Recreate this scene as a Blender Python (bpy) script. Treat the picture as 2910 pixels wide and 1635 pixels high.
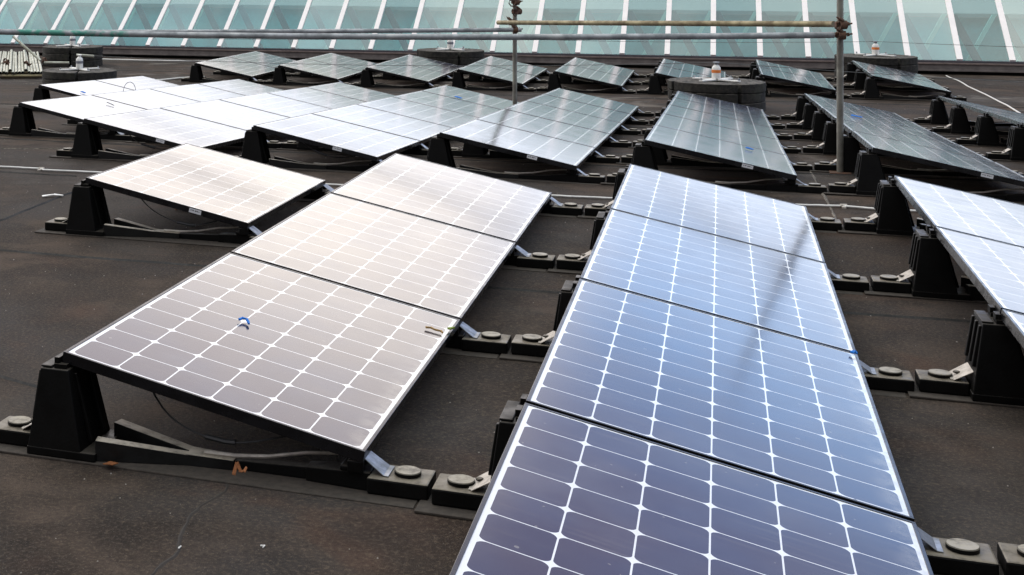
import bpy, bmesh, math, random
from mathutils import Vector, Matrix
random.seed(7)
for o in list(bpy.data.objects): bpy.data.objects.remove(o)
S = bpy.context.scene
COL = S.collection

# ------------------------------------------------------------------ camera
cd = bpy.data.cameras.new('camera'); cam = bpy.data.objects.new('camera', cd); COL.objects.link(cam)
cam.location = (3.3984, -9.116, 1.4506)
cam.rotation_euler = (math.pi/2, 0, 0.3677)
cd.sensor_width = 36; cd.sensor_fit = 'HORIZONTAL'
cd.lens = 4048.57/2910*36
cd.shift_x = 968.09/2910; cd.shift_y = -932.57/2910
cd.clip_start = 0.05; cd.clip_end = 400
S.camera = cam

# ------------------------------------------------------------------ world
SUN_EL, SUN_AZ = math.radians(42), math.radians(-72)      # veiled sun to the left
W = bpy.data.worlds.new('World'); S.world = W; W.use_nodes = True
wn, wl = W.node_tree.nodes, W.node_tree.links
wn.clear()
def N(tree, t, **kw):
    n = tree.nodes.new(t)
    for k, v in kw.items():
        if k == 'inp':
            for a, b in v.items(): n.inputs[a].default_value = b
        else: setattr(n, k, v)
    return n
wt = W.node_tree
sky = N(wt, 'ShaderNodeTexSky', sky_type='NISHITA', sun_disc=False)
sky.sun_elevation = SUN_EL; sky.sun_rotation = SUN_AZ
sky.air_density = 1.0; sky.dust_density = 2.0
tc = N(wt, 'ShaderNodeTexCoord')
sep = N(wt, 'ShaderNodeSeparateXYZ'); wl.new(tc.outputs['Generated'], sep.inputs[0])
def wmath(op, a, b=None, c=None, clamp=False):
    n = N(wt, 'ShaderNodeMath', operation=op, use_clamp=clamp)
    for i, x in enumerate((a, b, c)):
        if x is None: continue
        if isinstance(x, (int, float)): n.inputs[i].default_value = x
        else: wl.new(x, n.inputs[i])
    return n.outputs[0]
def wsmooth(x, lo, hi):
    n = N(wt, 'ShaderNodeMapRange', interpolation_type='SMOOTHSTEP')
    wl.new(x, n.inputs[0]); n.inputs[1].default_value = lo; n.inputs[2].default_value = hi
    return n.outputs[0]
def wmix(f, a, b):
    n = N(wt, 'ShaderNodeMix', data_type='RGBA')
    if isinstance(f, (int, float)): n.inputs[0].default_value = f
    else: wl.new(f, n.inputs[0])
    for i, x in ((6, a), (7, b)):
        if isinstance(x, tuple): n.inputs[i].default_value = (*x, 1)
        else: wl.new(x, n.inputs[i])
    return n.outputs[2]
nz = N(wt, 'ShaderNodeTexNoise', inp={'Scale': 2.6, 'Detail': 5.0, 'Roughness': 0.55})
mp = N(wt, 'ShaderNodeMapping', inp={'Scale': (1, 1, 2.2), 'Location': (0.3, 0.1, 0.0)})
wl.new(tc.outputs['Generated'], mp.inputs[0]); wl.new(mp.outputs[0], nz.inputs['Vector'])
nval = nz.outputs[0]
x, y, z = sep.outputs
# cloud deck: cream to the left, cooler and thinner to the right, white near the horizon
az = wmath('ADD', x, wmath('MULTIPLY', wmath('SUBTRACT', nval, 0.5), 0.22))
right = wsmooth(az, -0.10, 0.03)
up = wsmooth(z, 0.10, 0.36)
cream = wmix(wsmooth(nval, 0.4, 0.62), (29.0, 26.6, 24.8), (35.0, 31.8, 28.6))
cream = wmix(wsmooth(z, 0.29, 0.46), cream, (14.0, 12.6, 14.4))
blue_lo = (9.5, 17.2, 29.5)
blue_hi = (5.2, 5.2, 8.8)
blue = wmix(wsmooth(z, 0.16, 0.36), blue_lo, blue_hi)
cl = wmix(right, cream, blue)
cl = wmix(wsmooth(z, 0.50, 0.75), cl, wmix(wsmooth(nval, 0.40, 0.60), (7.5, 10.2, 11.6), (20.0, 20.0, 19.0)))
hor = wsmooth(z, 0.17, 0.07)
horn = N(wt, 'ShaderNodeMapRange', interpolation_type='SMOOTHSTEP'); wl.new(z, horn.inputs[0])
horn.inputs[1].default_value = 0.11; horn.inputs[2].default_value = 0.26; horn.inputs[3].default_value = 1; horn.inputs[4].default_value = 0
cl = wmix(horn.outputs[0], cl, (18.5, 19.8, 22.6))
# the sky behind the camera is heavier and darker
cl = wmix(wmath('MULTIPLY', wsmooth(y, 0.15, -0.35) if False else wsmooth(wmath('MULTIPLY', y, -1.0), -0.1, 0.4), wsmooth(wmath('SUBTRACT', 1.0, z), 0.35, 0.65)), cl, (3.2, 3.1, 3.1))
skym = wmix(0.90, sky.outputs[0], cl)
bg = N(wt, 'ShaderNodeBackground'); wl.new(skym, bg.inputs[0]); bg.inputs[1].default_value = 0.1
wo = N(wt, 'ShaderNodeOutputWorld'); wl.new(bg.outputs[0], wo.inputs[0])

sl = bpy.data.lights.new('sun', 'SUN'); sl.energy = 0.6; sl.angle = math.radians(20); sl.color = (1, 0.96, 0.9)
so = bpy.data.objects.new('sun', sl); COL.objects.link(so)
# direction towards the sun: azimuth measured like the sky texture (0 = +y, positive clockwise)
sd = Vector((math.sin(SUN_AZ)*math.cos(SUN_EL), math.cos(SUN_AZ)*math.cos(SUN_EL), math.sin(SUN_EL)))
so.rotation_euler = sd.to_track_quat('Z', 'Y').to_euler()

S.view_settings.view_transform = 'Standard'; S.view_settings.look = 'None'
S.view_settings.exposure = 0.08; S.view_settings.gamma = 1.0
S.render.engine = 'CYCLES'
S.cycles.max_bounces = 8; S.cycles.transparent_max_bounces = 12

# ------------------------------------------------------------------ materials
class M:
    """small helper round a node material"""
    def __init__(s, name, rough=0.6, metal=0.0, base=(0.5, 0.5, 0.5), ior=1.5):
        s.m = bpy.data.materials.new(name); s.m.use_nodes = True
        s.t = s.m.node_tree; s.n = s.t.nodes; s.l = s.t.links
        s.b = s.n['Principled BSDF']
        s.b.inputs['Base Color'].default_value = (*base, 1)
        s.b.inputs['Roughness'].default_value = rough
        s.b.inputs['Metallic'].default_value = metal
        s.b.inputs['IOR'].default_value = ior
        s.tc = s.n.new('ShaderNodeTexCoord')
    def coord(s, kind='Object', scale=(1, 1, 1)):
        mp = s.n.new('ShaderNodeMapping'); mp.inputs['Scale'].default_value = scale
        s.l.new(s.tc.outputs[kind], mp.inputs[0]); return mp.outputs[0]
    def wcoord(s, scale=(1, 1, 1)):
        g = s.n.new('ShaderNodeNewGeometry'); mp = s.n.new('ShaderNodeMapping'); mp.inputs['Scale'].default_value = scale
        s.l.new(g.outputs['Position'], mp.inputs[0]); return mp.outputs[0]
    def noise(s, vec, scale, detail=4, rough=0.55, dist=0):
        n = s.n.new('ShaderNodeTexNoise'); n.inputs['Scale'].default_value = scale; n.inputs['Detail'].default_value = detail
        n.inputs['Roughness'].default_value = rough; n.inputs['Distortion'].default_value = dist
        s.l.new(vec, n.inputs['Vector']); return n.outputs[0]
    def math(s, op, a, b=None, c=None, clamp=False):
        n = s.n.new('ShaderNodeMath'); n.operation = op; n.use_clamp = clamp
        for i, x in enumerate((a, b, c)):
            if x is None: continue
            if isinstance(x, (int, float)): n.inputs[i].default_value = x
            else: s.l.new(x, n.inputs[i])
        return n.outputs[0]
    def ramp(s, v, lo, hi, a=0.0, b=1.0, smooth=True):
        n = s.n.new('ShaderNodeMapRange'); n.interpolation_type = 'SMOOTHSTEP' if smooth else 'LINEAR'
        s.l.new(v, n.inputs[0])
        for i, x in enumerate((lo, hi, a, b)): n.inputs[i+1].default_value = x
        return n.outputs[0]
    def mix(s, f, a, b):
        n = s.n.new('ShaderNodeMix'); n.data_type = 'RGBA'
        if isinstance(f, (int, float)): n.inputs[0].default_value = f
        else: s.l.new(f, n.inputs[0])
        for i, x in ((6, a), (7, b)):
            if isinstance(x, tuple): n.inputs[i].default_value = (*x, 1)
            else: s.l.new(x, n.inputs[i])
        return n.outputs[2]
    def up(s):
        g = s.n.new('ShaderNodeNewGeometry'); q = s.n.new('ShaderNodeSeparateXYZ'); s.l.new(g.outputs['Normal'], q.inputs[0]); return q.outputs[2]
    def color(s, c): s.l.new(c, s.b.inputs['Base Color'])
    def rough(s, c): s.l.new(c, s.b.inputs['Roughness'])
    def bump(s, h, strength=0.3, dist=0.01):
        n = s.n.new('ShaderNodeBump'); n.inputs['Strength'].default_value = strength; n.inputs['Distance'].default_value = dist
        s.l.new(h, n.inputs['Height']); s.l.new(n.outputs[0], s.b.inputs['Normal'])

# --- photovoltaic sheet: 6 x 10 pseudo-square cells on a white backsheet under glass
def pv_material():
    m = M('pv_cells', rough=0.12, ior=1.68)
    sp = m.n.new('ShaderNodeSeparateXYZ'); m.l.new(m.tc.outputs['Object'], sp.inputs[0])
    X, Y = sp.outputs[0], sp.outputs[1]
    px, py, ox, oy = 0.1595, 0.1612, 0.0215, 0.019
    u = m.math('DIVIDE', m.math('SUBTRACT', X, ox), px); v = m.math('DIVIDE', m.math('SUBTRACT', Y, oy), py)
    fu = m.math('FRACT', u); fv = m.math('FRACT', v)
    du = m.math('MULTIPLY', m.math('MINIMUM', fu, m.math('SUBTRACT', 1.0, fu)), px)
    dv = m.math('MULTIPLY', m.math('MINIMUM', fv, m.math('SUBTRACT', 1.0, fv)), py)
    l1 = m.math('LESS_THAN', du, 0.0022); l2 = m.math('LESS_THAN', dv, 0.0018)
    # rounded chamfer at each cell corner
    a = m.math('MAXIMUM', m.math('SUBTRACT', 0.0250, du), 0.0); b = m.math('MAXIMUM', m.math('SUBTRACT', 0.0250, dv), 0.0)
    rr = m.math('SQRT', m.math('ADD', m.math('MULTIPLY', a, a), m.math('MULTIPLY', b, b)))
    l3 = m.math('GREATER_THAN', rr, 0.0234)
    o1 = m.math('LESS_THAN', u, 0.0); o2 = m.math('GREATER_THAN', u, 6.0); o3 = m.math('LESS_THAN', v, 0.0); o4 = m.math('GREATER_THAN', v, 10.0)
    w = l1
    for k in (l2, l3, o1, o2, o3, o4): w = m.math('MAXIMUM', w, k)
    # every cell its own slight tint
    cb = m.n.new('ShaderNodeCombineXYZ'); m.l.new(m.math('FLOOR', u), cb.inputs[0]); m.l.new(m.math('FLOOR', v), cb.inputs[1])
    oi = m.n.new('ShaderNodeObjectInfo'); m.l.new(m.math('MULTIPLY', oi.outputs['Random'], 97.0), cb.inputs[2])
    wnz = m.n.new('ShaderNodeTexWhiteNoise'); wnz.noise_dimensions = '3D'; m.l.new(cb.outputs[0], wnz.inputs['Vector'])
    cell = m.mix(wnz.outputs[0], (0.018, 0.016, 0.030), (0.036, 0.027, 0.036))
    cell = m.mix(m.ramp(m.noise(m.coord('Object'), 3.0, 2), 0.35, 0.7), cell, (0.020, 0.024, 0.050))
    # faint dust film and a few specks on the glass
    wc = m.wcoord()
    dust = m.ramp(m.noise(wc, 2.2, 6, 0.6), 0.45, 0.8, 0.0, 0.10)
    col = m.mix(w, cell, (0.80, 0.80, 0.81))
    col = m.mix(dust, col, (0.36, 0.34, 0.32))
    # silt that collects above the low frame edge, and faint run-off streaks
    low = m.math('MULTIPLY', m.ramp(X, 0.90, 0.985), m.ramp(m.noise(wc, 14, 4, 0.6), 0.35, 0.65, 0.0, 0.45))
    run = m.ramp(m.noise(m.coord('Object', (1.2, 26, 1)), 2.0, 3, 0.6), 0.56, 0.72, 0.0, 0.10)
    col = m.mix(m.math('MAXIMUM', low, run), col, (0.34, 0.31, 0.27))
    sn = m.noise(wc, 46, 1, 0.3); spk = m.math('GREATER_THAN', sn, 0.795)
    col = m.mix(spk, col, (0.16, 0.15, 0.14))
    m.color(col)
    m.rough(m.ramp(m.noise(wc, 5.0, 5, 0.65), 0.3, 0.75, 0.115, 0.165))
    # thin coat of textured glass: slow waviness bends reflections a little
    m.bump(m.noise(m.coord('Object', (1, 1, 1)), 1.6, 2, 0.4), 0.12, 0.006)
    return m.m
PV = pv_material()

def anod(name, base, rough):
    m = M(name, rough=rough, metal=0.0, base=base)
    n = m.noise(m.wcoord(), 9, 5, 0.6)
    m.color(m.mix(m.ramp(n, 0.35, 0.75), base, tuple(min(1, c*2.0) for c in base)))
    m.rough(m.ramp(n, 0.3, 0.7, rough, rough+0.15)); m.b.inputs['Specular IOR Level'].default_value = 0.4
    return m.m
FRAME = anod('black_anodised_frame', (0.004, 0.004, 0.005), 0.20)

def dusty_plastic(name='black_recycled_plastic', dustcol=(0.20, 0.172, 0.135)):
    m = M(name, rough=0.62, base=(0.008, 0.008, 0.008)); m.b.inputs['Specular IOR Level'].default_value = 0.12
    w = m.wcoord()
    d = m.math('MULTIPLY', m.ramp(m.up(), 0.55, 0.95), m.ramp(m.noise(w, 22, 5, 0.7), 0.25, 0.6, 0.35, 1.0))
    m.color(m.mix(d, m.mix(m.noise(w, 6, 4), (0.002, 0.002, 0.002), (0.005, 0.0045, 0.004)), dustcol))
    m.rough(m.ramp(m.noise(w, 14, 3), 0.3, 0.7, 0.38, 0.62))
    m.bump(m.noise(w, 90, 3), 0.35, 0.002)
    return m.m
PLAST = dusty_plastic()
PLASTD = dusty_plastic('clean_black_plastic', (0.060, 0.052, 0.044))
DISC = dusty_plastic('dusty_rubber_disc', (0.36, 0.32, 0.26))

BRACE = dusty_plastic('dust_and_sheen_brace', (0.40, 0.35, 0.28))  # pale tops: dust plus the sky's grazing sheen painted into the colour
BRACE.node_tree.nodes['Principled BSDF'].inputs['Specular IOR Level'].default_value = 0.35
def metal(name, base, rough, var=0.15, scale=20, metallic=0.8):
    m = M(name, rough=rough, metal=metallic, base=base)
    n = m.noise(m.wcoord(), scale, 6, 0.7)
    m.color(m.mix(m.ramp(n, 0.3, 0.7), base, tuple(c*(1-var*3) for c in base)))
    m.rough(m.ramp(n, 0.3, 0.7, rough, min(1, rough+0.25)))
    return m.m
BRACK = metal('galvanised_bracket', (0.42, 0.44, 0.47), 0.38)
ALU = metal('weathered_aluminium', (0.50, 0.45, 0.39), 0.5, 0.10, 30, 0.3)

def galv(name, a, b, c, patch=0.62):
    m = M(name, rough=0.5, metal=0.35)
    w = m.wcoord()
    n1 = m.noise(w, 7, 7, 0.7); n2 = m.noise(w, 3.2, 3, 0.5); n3 = m.noise(w, 70, 3, 0.6)
    col = m.mix(m.ramp(n1, 0.3, 0.7), a, b)
    col = m.mix(m.ramp(n2, patch-0.05, patch+0.12), col, c)
    col = m.mix(m.ramp(n3, 0.6, 0.75, 0, 0.5), col, tuple(k*0.5 for k in b))
    m.color(col); m.rough(m.ramp(n1, 0.3, 0.7, 0.4, 0.75)); m.bump(n3, 0.12, 0.001)
    return m.m
GALV = galv('galvanised_tube', (0.40, 0.41, 0.42), (0.20, 0.21, 0.215), (0.50, 0.50, 0.49))
def galv_green():
    mt = galv('galvanised_tube_with_green_paint', (0.40, 0.41, 0.42), (0.20, 0.21, 0.215), (0.50, 0.50, 0.49))
    t = mt.node_tree; b = t.nodes['Principled BSDF']; src = b.inputs['Base Color'].links[0].from_socket
    g = N(t, 'ShaderNodeNewGeometry'); q = N(t, 'ShaderNodeSeparateXYZ'); t.links.new(g.outputs['Position'], q.inputs[0])
    nz = N(t, 'ShaderNodeTexNoise', inp={'Scale': 12.0, 'Detail': 4.0}); t.links.new(g.outputs['Position'], nz.inputs['Vector'])
    def mr(s, a, b_):
        n = N(t, 'ShaderNodeMapRange'); t.links.new(s, n.inputs[0]); n.inputs[1].default_value = a; n.inputs[2].default_value = b_; return n.outputs[0]
    def mul(a, b_):
        n = N(t, 'ShaderNodeMath', operation='MULTIPLY'); t.links.new(a, n.inputs[0]); t.links.new(b_, n.inputs[1]); return n.outputs[0]
    f = mul(mul(mr(q.outputs[0], -1.95, -1.93), mr(q.outputs[0], -0.95, -1.15)), mr(nz.outputs[0], 0.44, 0.54))
    mx = N(t, 'ShaderNodeMix', data_type='RGBA'); t.links.new(f, mx.inputs[0]); t.links.new(src, mx.inputs[6]); mx.inputs[7].default_value = (0.07, 0.26, 0.20, 1)
    t.links.new(mx.outputs[2], b.inputs['Base Color']); return mt
GALVG = galv_green()
GALVD = galv('grimy_upright_tube', (0.235, 0.225, 0.195), (0.135, 0.125, 0.105), (0.31, 0.31, 0.25), 0.55)
GALVY = galv('lichen_yellow_tube', (0.27, 0.23, 0.12), (0.13, 0.095, 0.050), (0.20, 0.14, 0.13), 0.60)
GALVP = galv('pale_stacked_tube', (0.52, 0.52, 0.44), (0.34, 0.33, 0.26), (0.62, 0.62, 0.54))
def rust_material():
    m = M('rusty_steel', rough=0.85)
    n = m.noise(m.wcoord(), 40, 6, 0.75)
    m.color(m.mix(m.ramp(n, 0.3, 0.65), (0.030, 0.022, 0.017), (0.13, 0.060, 0.032))); m.bump(n, 0.7, 0.004)
    return m.m
RUST = rust_material()
def simple(name, base, rough=0.6, var=0.2, scale=12, metallic=0.0, bumpd=0.0):
    m = M(name, rough=rough, metal=metallic, base=base)
    n = m.noise(m.wcoord(), scale, 5, 0.65)
    m.color(m.mix(m.ramp(n, 0.25, 0.75), tuple(c*(1-var) for c in base), tuple(min(1, c*(1+var*0.5)) for c in base)))
    if bumpd: m.bump(n, 0.6, bumpd)
    return m.m
WHITEP = simple('white_paint', (0.78, 0.76, 0.72), 0.5, 0.12)
MULL = simple('white_glazing_bar', (0.86, 0.79, 0.77), 0.4, 0.06, 5)
CABLE = simple('white_cable_sheath', (0.72, 0.70, 0.66), 0.5, 0.15, 20)
WIRE = simple('steel_wire', (0.10, 0.10, 0.10), 0.5)
BLUE = simple('blue_tape', (0.01, 0.17, 0.60), 0.85, 0.3, 60)
STICK = None
def sticker():
    m = M('rating_sticker', rough=0.5)
    sp = m.n.new('ShaderNodeSeparateXYZ'); m.l.new(m.tc.outputs['Object'], sp.inputs[0])
    row = m.math('LESS_THAN', m.math('ABSOLUTE', m.math('SUBTRACT', sp.outputs[2], 0.0015)), 0.0032)
    ins = m.math('LESS_THAN', m.math('ABSOLUTE', sp.outputs[0]), 0.028)
    n = m.noise(m.coord('Object', (1, 1, 0.2)), 260, 1)
    ink = m.math('MULTIPLY', m.math('MULTIPLY', row, ins), m.math('GREATER_THAN', n, 0.48))
    m.color(m.mix(ink, (0.62, 0.62, 0.64), (0.06, 0.06, 0.07)))
    return m.m
STICK = sticker()
CABB = simple('black_cable_sheath', (0.012, 0.012, 0.013), 0.45, 0.2, 20)
LEAF = simple('dead_leaf', (0.22, 0.075, 0.020), 0.8, 0.4, 60)
STRAW = simple('dry_twig', (0.42, 0.26, 0.10), 0.8, 0.3, 60)
GREEN = simple('green_leaf', (0.25, 0.33, 0.05), 0.7)
ORANGE = simple('orange_band', (0.72, 0.20, 0.035), 0.5, 0.12)
GREYB = simple('grey_band', (0.18, 0.18, 0.21), 0.5, 0.1)
ROD = simple('orange_plastic_pipe', (0.42, 0.14, 0.04), 0.6, 0.3)
TAPEG = simple('green_paint_on_tube', (0.07, 0.30, 0.24), 0.6, 0.5, 30)
CURB = simple('grey_brown_curb_sheet', (0.17, 0.145, 0.135), 0.55, 0.35, 6)
TRIM = simple('dark_glazing_trim', (0.075, 0.066, 0.078), 0.5, 0.3, 10)
RUBBLE = simple('pale_grit', (0.30, 0.27, 0.24), 0.95, 0.3, 30)
WOOD = simple('old_bearer_timber', (0.22, 0.17, 0.10), 0.9, 0.4, 14)

def concrete():
    m = M('blackened_concrete', rough=0.95)
    w = m.wcoord(); n = m.noise(w, 17, 8, 0.8); n2 = m.noise(w, 5, 3)
    top = m.math('MULTIPLY', m.ramp(m.up(), 0.4, 0.9), m.ramp(n, 0.42, 0.60))
    c = m.mix(m.ramp(n, 0.35, 0.65), (0.004, 0.004, 0.003), (0.034, 0.029, 0.024))
    c = m.mix(m.math('MULTIPLY', m.ramp(n2, 0.5, 0.7), 0.5), c, (0.045, 0.045, 0.028))
    m.color(m.mix(top, c, (0.15, 0.13, 0.11))); m.bump(n, 1.0, 0.02)
    return m.m
CONC = concrete()

def roof_material():
    m = M('mineral_roofing_felt', rough=0.85, ior=1.45); m.b.inputs['Specular IOR Level'].default_value = 0.12
    w = m.wcoord(); 
    big = m.noise(w, 0.55, 5, 0.6); mid = m.noise(w, 2.6, 6, 0.62, 0.4); fine = m.noise(w, 70, 5, 0.75); grit = m.noise(w, 240, 2, 0.6)
    c = m.mix(m.ramp(mid, 0.32, 0.68), (0.018, 0.0130, 0.0100), (0.080, 0.059, 0.046))
    c = m.mix(m.ramp(big, 0.42, 0.62, 0, 0.85), c, (0.046, 0.041, 0.039))
    c = m.mix(m.ramp(m.noise(w, 1.3, 4, 0.5, 1.0), 0.55, 0.75, 0, 0.6), c, (0.080, 0.044, 0.030))
    wet = m.ramp(m.noise(w, 0.75, 6, 0.62, 0.8), 0.46, 0.58, 0, 0.55)
    c = m.mix(wet, c, (0.017, 0.013, 0.010))
    c = m.mix(m.ramp(fine, 0.46, 0.74, 0, 0.58), c, (0.150, 0.112, 0.082))
    c = m.mix(m.ramp(fine, 0.44, 0.28, 0, 0.8), c, (0.016, 0.014, 0.013))
    c = m.mix(m.ramp(grit, 0.62, 0.74, 0, 0.75), c, (0.18, 0.155, 0.13))
    # pale silt left where puddles dried, mostly far left and near the skylight
    sp = m.n.new('ShaderNodeSeparateXYZ'); m.l.new(w, sp.inputs[0])
    pud = m.math('MULTIPLY', m.ramp(m.noise(w, 0.9, 5, 0.6, 0.6), 0.54, 0.70), m.ramp(sp.outputs[1], -2.0, 9.0, 0.15, 0.9))
    c = m.mix(m.math('MULTIPLY', pud, 0.65), c, (0.21, 0.185, 0.16))
    # specks of white grit
    vo = m.n.new('ShaderNodeTexVoronoi'); vo.inputs['Scale'].default_value = 5.5; m.l.new(w, vo.inputs['Vector'])
    c = m.mix(m.math('LESS_THAN', vo.outputs['Distance'], 0.011), c, (0.42, 0.39, 0.35))
    m.color(c)
    m.rough(m.math('SUBTRACT', m.ramp(mid, 0.3, 0.7, 0.80, 0.98), m.math('MULTIPLY', wet, 0.12)))
    m.bump(m.math('ADD', m.math('MULTIPLY', fine, 0.6), m.math('ADD', grit, m.math('MULTIPLY', mid, 1.5))), 0.8, 0.008)
    return m.m
ROOF = roof_material()
def seam_material():
    m = M('bitumen_seam', rough=0.75)
    n = m.noise(m.wcoord(), 50, 5, 0.7)
    m.color(m.mix(m.ramp(n, 0.4, 0.65), (0.003, 0.003, 0.003), (0.022, 0.018, 0.015))); m.bump(n, 0.8, 0.004)
    return m.m
SEAM = seam_material()
def pale_seam():
    m = M('worn_felt_lap', rough=0.9)
    n = m.noise(m.wcoord(), 35, 5, 0.7)
    m.color(m.mix(m.ramp(n, 0.4, 0.6), (0.05, 0.043, 0.037), (0.17, 0.145, 0.115)))
    return m.m
PSEAM = pale_seam()
SOFT = simple('faint_felt_tear', (0.024, 0.018, 0.014), 0.9, 0.4, 60)
MAT = simple('protective_rubber_mat', (0.048, 0.038, 0.030), 0.9, 0.4, 40, 0, 0.003)

# skylight glass: tinted, partly mirror coated, the inside shows through
def skylight_glass():
    mt = bpy.data.materials.new('tinted_skylight_glass'); mt.use_nodes = True
    t = mt.node_tree; t.nodes.clear()
    out = N(t, 'ShaderNodeOutputMaterial'); mx = N(t, 'ShaderNodeMixShader')
    tr = N(t, 'ShaderNodeBsdfTransparent'); tr.inputs[0].default_value = (0.76, 0.88, 0.87, 1)
    gl = N(t, 'ShaderNodeBsdfGlossy'); gl.inputs[0].default_value = (0.84, 0.92, 0.90, 1); gl.inputs['Roughness'].default_value = 0.03
    df = N(t, 'ShaderNodeBsdfDiffuse'); g = N(t, 'ShaderNodeNewGeometry'); nz = N(t, 'ShaderNodeTexNoise', inp={'Scale': 1.3, 'Detail': 6.0})
    t.links.new(g.outputs['Position'], nz.inputs['Vector'])
    r = N(t, 'ShaderNodeMapRange'); t.links.new(nz.outputs[0], r.inputs[0]); r.inputs[1].default_value = 0.3; r.inputs[2].default_value = 0.7; r.inputs[3].default_value = 0.03; r.inputs[4].default_value = 0.14
    df.inputs[0].default_value = (0.50, 0.56, 0.54, 1)
    mx2 = N(t, 'ShaderNodeMixShader')
    oi = N(t, 'ShaderNodeObjectInfo'); rm = N(t, 'ShaderNodeMapRange'); t.links.new(oi.outputs['Random'], rm.inputs[0]); rm.inputs[3].default_value = 0.12; rm.inputs[4].default_value = 0.32
    t.links.new(rm.outputs[0], mx.inputs[0])
    rc = N(t, 'ShaderNodeMix', data_type='RGBA'); t.links.new(oi.outputs['Random'], rc.inputs[0]); rc.inputs[6].default_value = (0.52, 0.86, 0.88, 1); rc.inputs[7].default_value = (0.74, 0.93, 0.85, 1)
    t.links.new(rc.outputs[2], tr.inputs[0])
    t.links.new(tr.outputs[0], mx.inputs[1]); t.links.new(gl.outputs[0], mx.inputs[2])
    t.links.new(r.outputs[0], mx2.inputs[0]); t.links.new(mx.outputs[0], mx2.inputs[1]); t.links.new(df.outputs[0], mx2.inputs[2])
    t.links.new(mx2.outputs[0], out.inputs[0])
    return mt
GLASS = skylight_glass()
INNER = simple('atrium_pale_lining', (0.36, 0.37, 0.38), 0.8, 0.3, 0.6)
INTEAL = simple('atrium_teal_band', (0.20, 0.62, 0.66), 0.7, 0.5, 0.7)
STRUTD = simple('atrium_grey_strut', (0.09, 0.12, 0.15), 0.7, 0.2, 6)
STRUTL = simple('atrium_pale_strut', (0.55, 0.88, 0.80), 0.7, 0.1, 6)
BACKPANE = None
def backpane():
    mt = bpy.data.materials.new('far_slope_glass'); mt.use_nodes = True
    t = mt.node_tree; t.nodes.clear()
    out = N(t, 'ShaderNodeOutputMaterial'); mx = N(t, 'ShaderNodeMixShader'); mx.inputs[0].default_value = 0.5
    a = N(t, 'ShaderNodeBsdfTranslucent'); a.inputs[0].default_value = (0.36, 0.39, 0.38, 1)
    b = N(t, 'ShaderNodeBsdfDiffuse'); b.inputs[0].default_value = (0.36, 0.43, 0.42, 1)
    t.links.new(a.outputs[0], mx.inputs[1]); t.links.new(b.outputs[0], mx.inputs[2]); t.links.new(mx.outputs[0], out.inputs[0])
    return mt
BACKPANE = backpane()

# ------------------------------------------------------------------ mesh helpers
class MB:
    def __init__(s): s.v = []; s.f = []
    def add(s, vs, fs):
        b = len(s.v); s.v += [tuple(x) for x in vs]; s.f += [tuple(b+i for i in f) for f in fs]; return s
    def box(s, x0, x1, y0, y1, z0, z1, mat=None):
        vs = [(x0,y0,z0),(x1,y0,z0),(x1,y1,z0),(x0,y1,z0),(x0,y0,z1),(x1,y0,z1),(x1,y1,z1),(x0,y1,z1)]
        if mat: vs = [mat @ Vector(q) for q in vs]
        return s.add(vs, [(3,2,1,0),(4,5,6,7),(0,1,5,4),(1,2,6,5),(2,3,7,6),(3,0,4,7)])
    def hexa(s, bot, top):
        return s.add(list(bot)+list(top), [(3,2,1,0),(4,5,6,7),(0,1,5,4),(1,2,6,5),(2,3,7,6),(3,0,4,7)])
    def tube(s, pts, r, seg=12, cap=True, hollow=0):
        pts = [Vector(p) for p in pts]; n = len(pts); rings = []
        ref = Vector((0, 0, 1))
        for i, p in enumerate(pts):
            d = (pts[min(i+1, n-1)] - pts[max(i-1, 0)]).normalized()
            rf = ref if abs(d.dot(ref)) < 0.95 else Vector((1, 0, 0))
            a = d.cross(rf).normalized(); b = d.cross(a).normalized()
            rr = r[i] if isinstance(r, (list, tuple)) else r
            rings.append([p + a*math.cos(2*math.pi*k/seg)*rr + b*math.sin(2*math.pi*k/seg)*rr for k in range(seg)])
        vs = [q for R in rings for q in R]; fs = []
        for i in range(n-1):
            for k in range(seg):
                fs.append((i*seg+k, i*seg+(k+1) % seg, (i+1)*seg+(k+1) % seg, (i+1)*seg+k))
        if cap: fs.append(tuple(range(seg))[::-1]); fs.append(tuple((n-1)*seg+k for k in range(seg)))
        return s.add(vs, fs)
    def lathe(s, prof, seg=20, c=(0, 0, 0)):
        vs = []; fs = []
        for r, z in prof:
            for k in range(seg):
                a = 2*math.pi*k/seg; vs.append((c[0]+r*math.cos(a), c[1]+r*math.sin(a), c[2]+z))
        for i in range(len(prof)-1):
            for k in range(seg): fs.append((i*seg+k, i*seg+(k+1) % seg, (i+1)*seg+(k+1) % seg, (i+1)*seg+k))
        fs.append(tuple(range(seg))[::-1]); fs.append(tuple((len(prof)-1)*seg+k for k in range(seg)))
        return s.add(vs, fs)
    def mesh(s, name, mat, bevel=0, smooth=False):
        me = bpy.data.meshes.new(name); me.from_pydata(s.v, [], s.f); me.update()
        bm = bmesh.new(); bm.from_mesh(me)
        bmesh.ops.recalc_face_normals(bm, faces=bm.faces)
        if bevel: bmesh.ops.bevel(bm, geom=list(bm.edges), offset=bevel, segments=2, affect='EDGES', profile=0.5, clamp_overlap=True)
        bm.to_mesh(me); bm.free()
        me.materials.append(mat)
        if smooth:
            me.polygons.foreach_set('use_smooth', [True]*len(me.polygons))
            try: me.set_sharp_from_angle(angle=math.radians(40))
            except Exception: pass
        return me
    def build(s, name, mat, parent=None, bevel=0, smooth=False):
        return link(name, s.mesh(name, mat, bevel, smooth), parent)
def link(name, data, parent=None, mw=None):
    o = bpy.data.objects.new(name, data); COL.objects.link(o)
    if parent: o.parent = parent
    if mw is not None: o.matrix_local = mw
    return o
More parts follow.
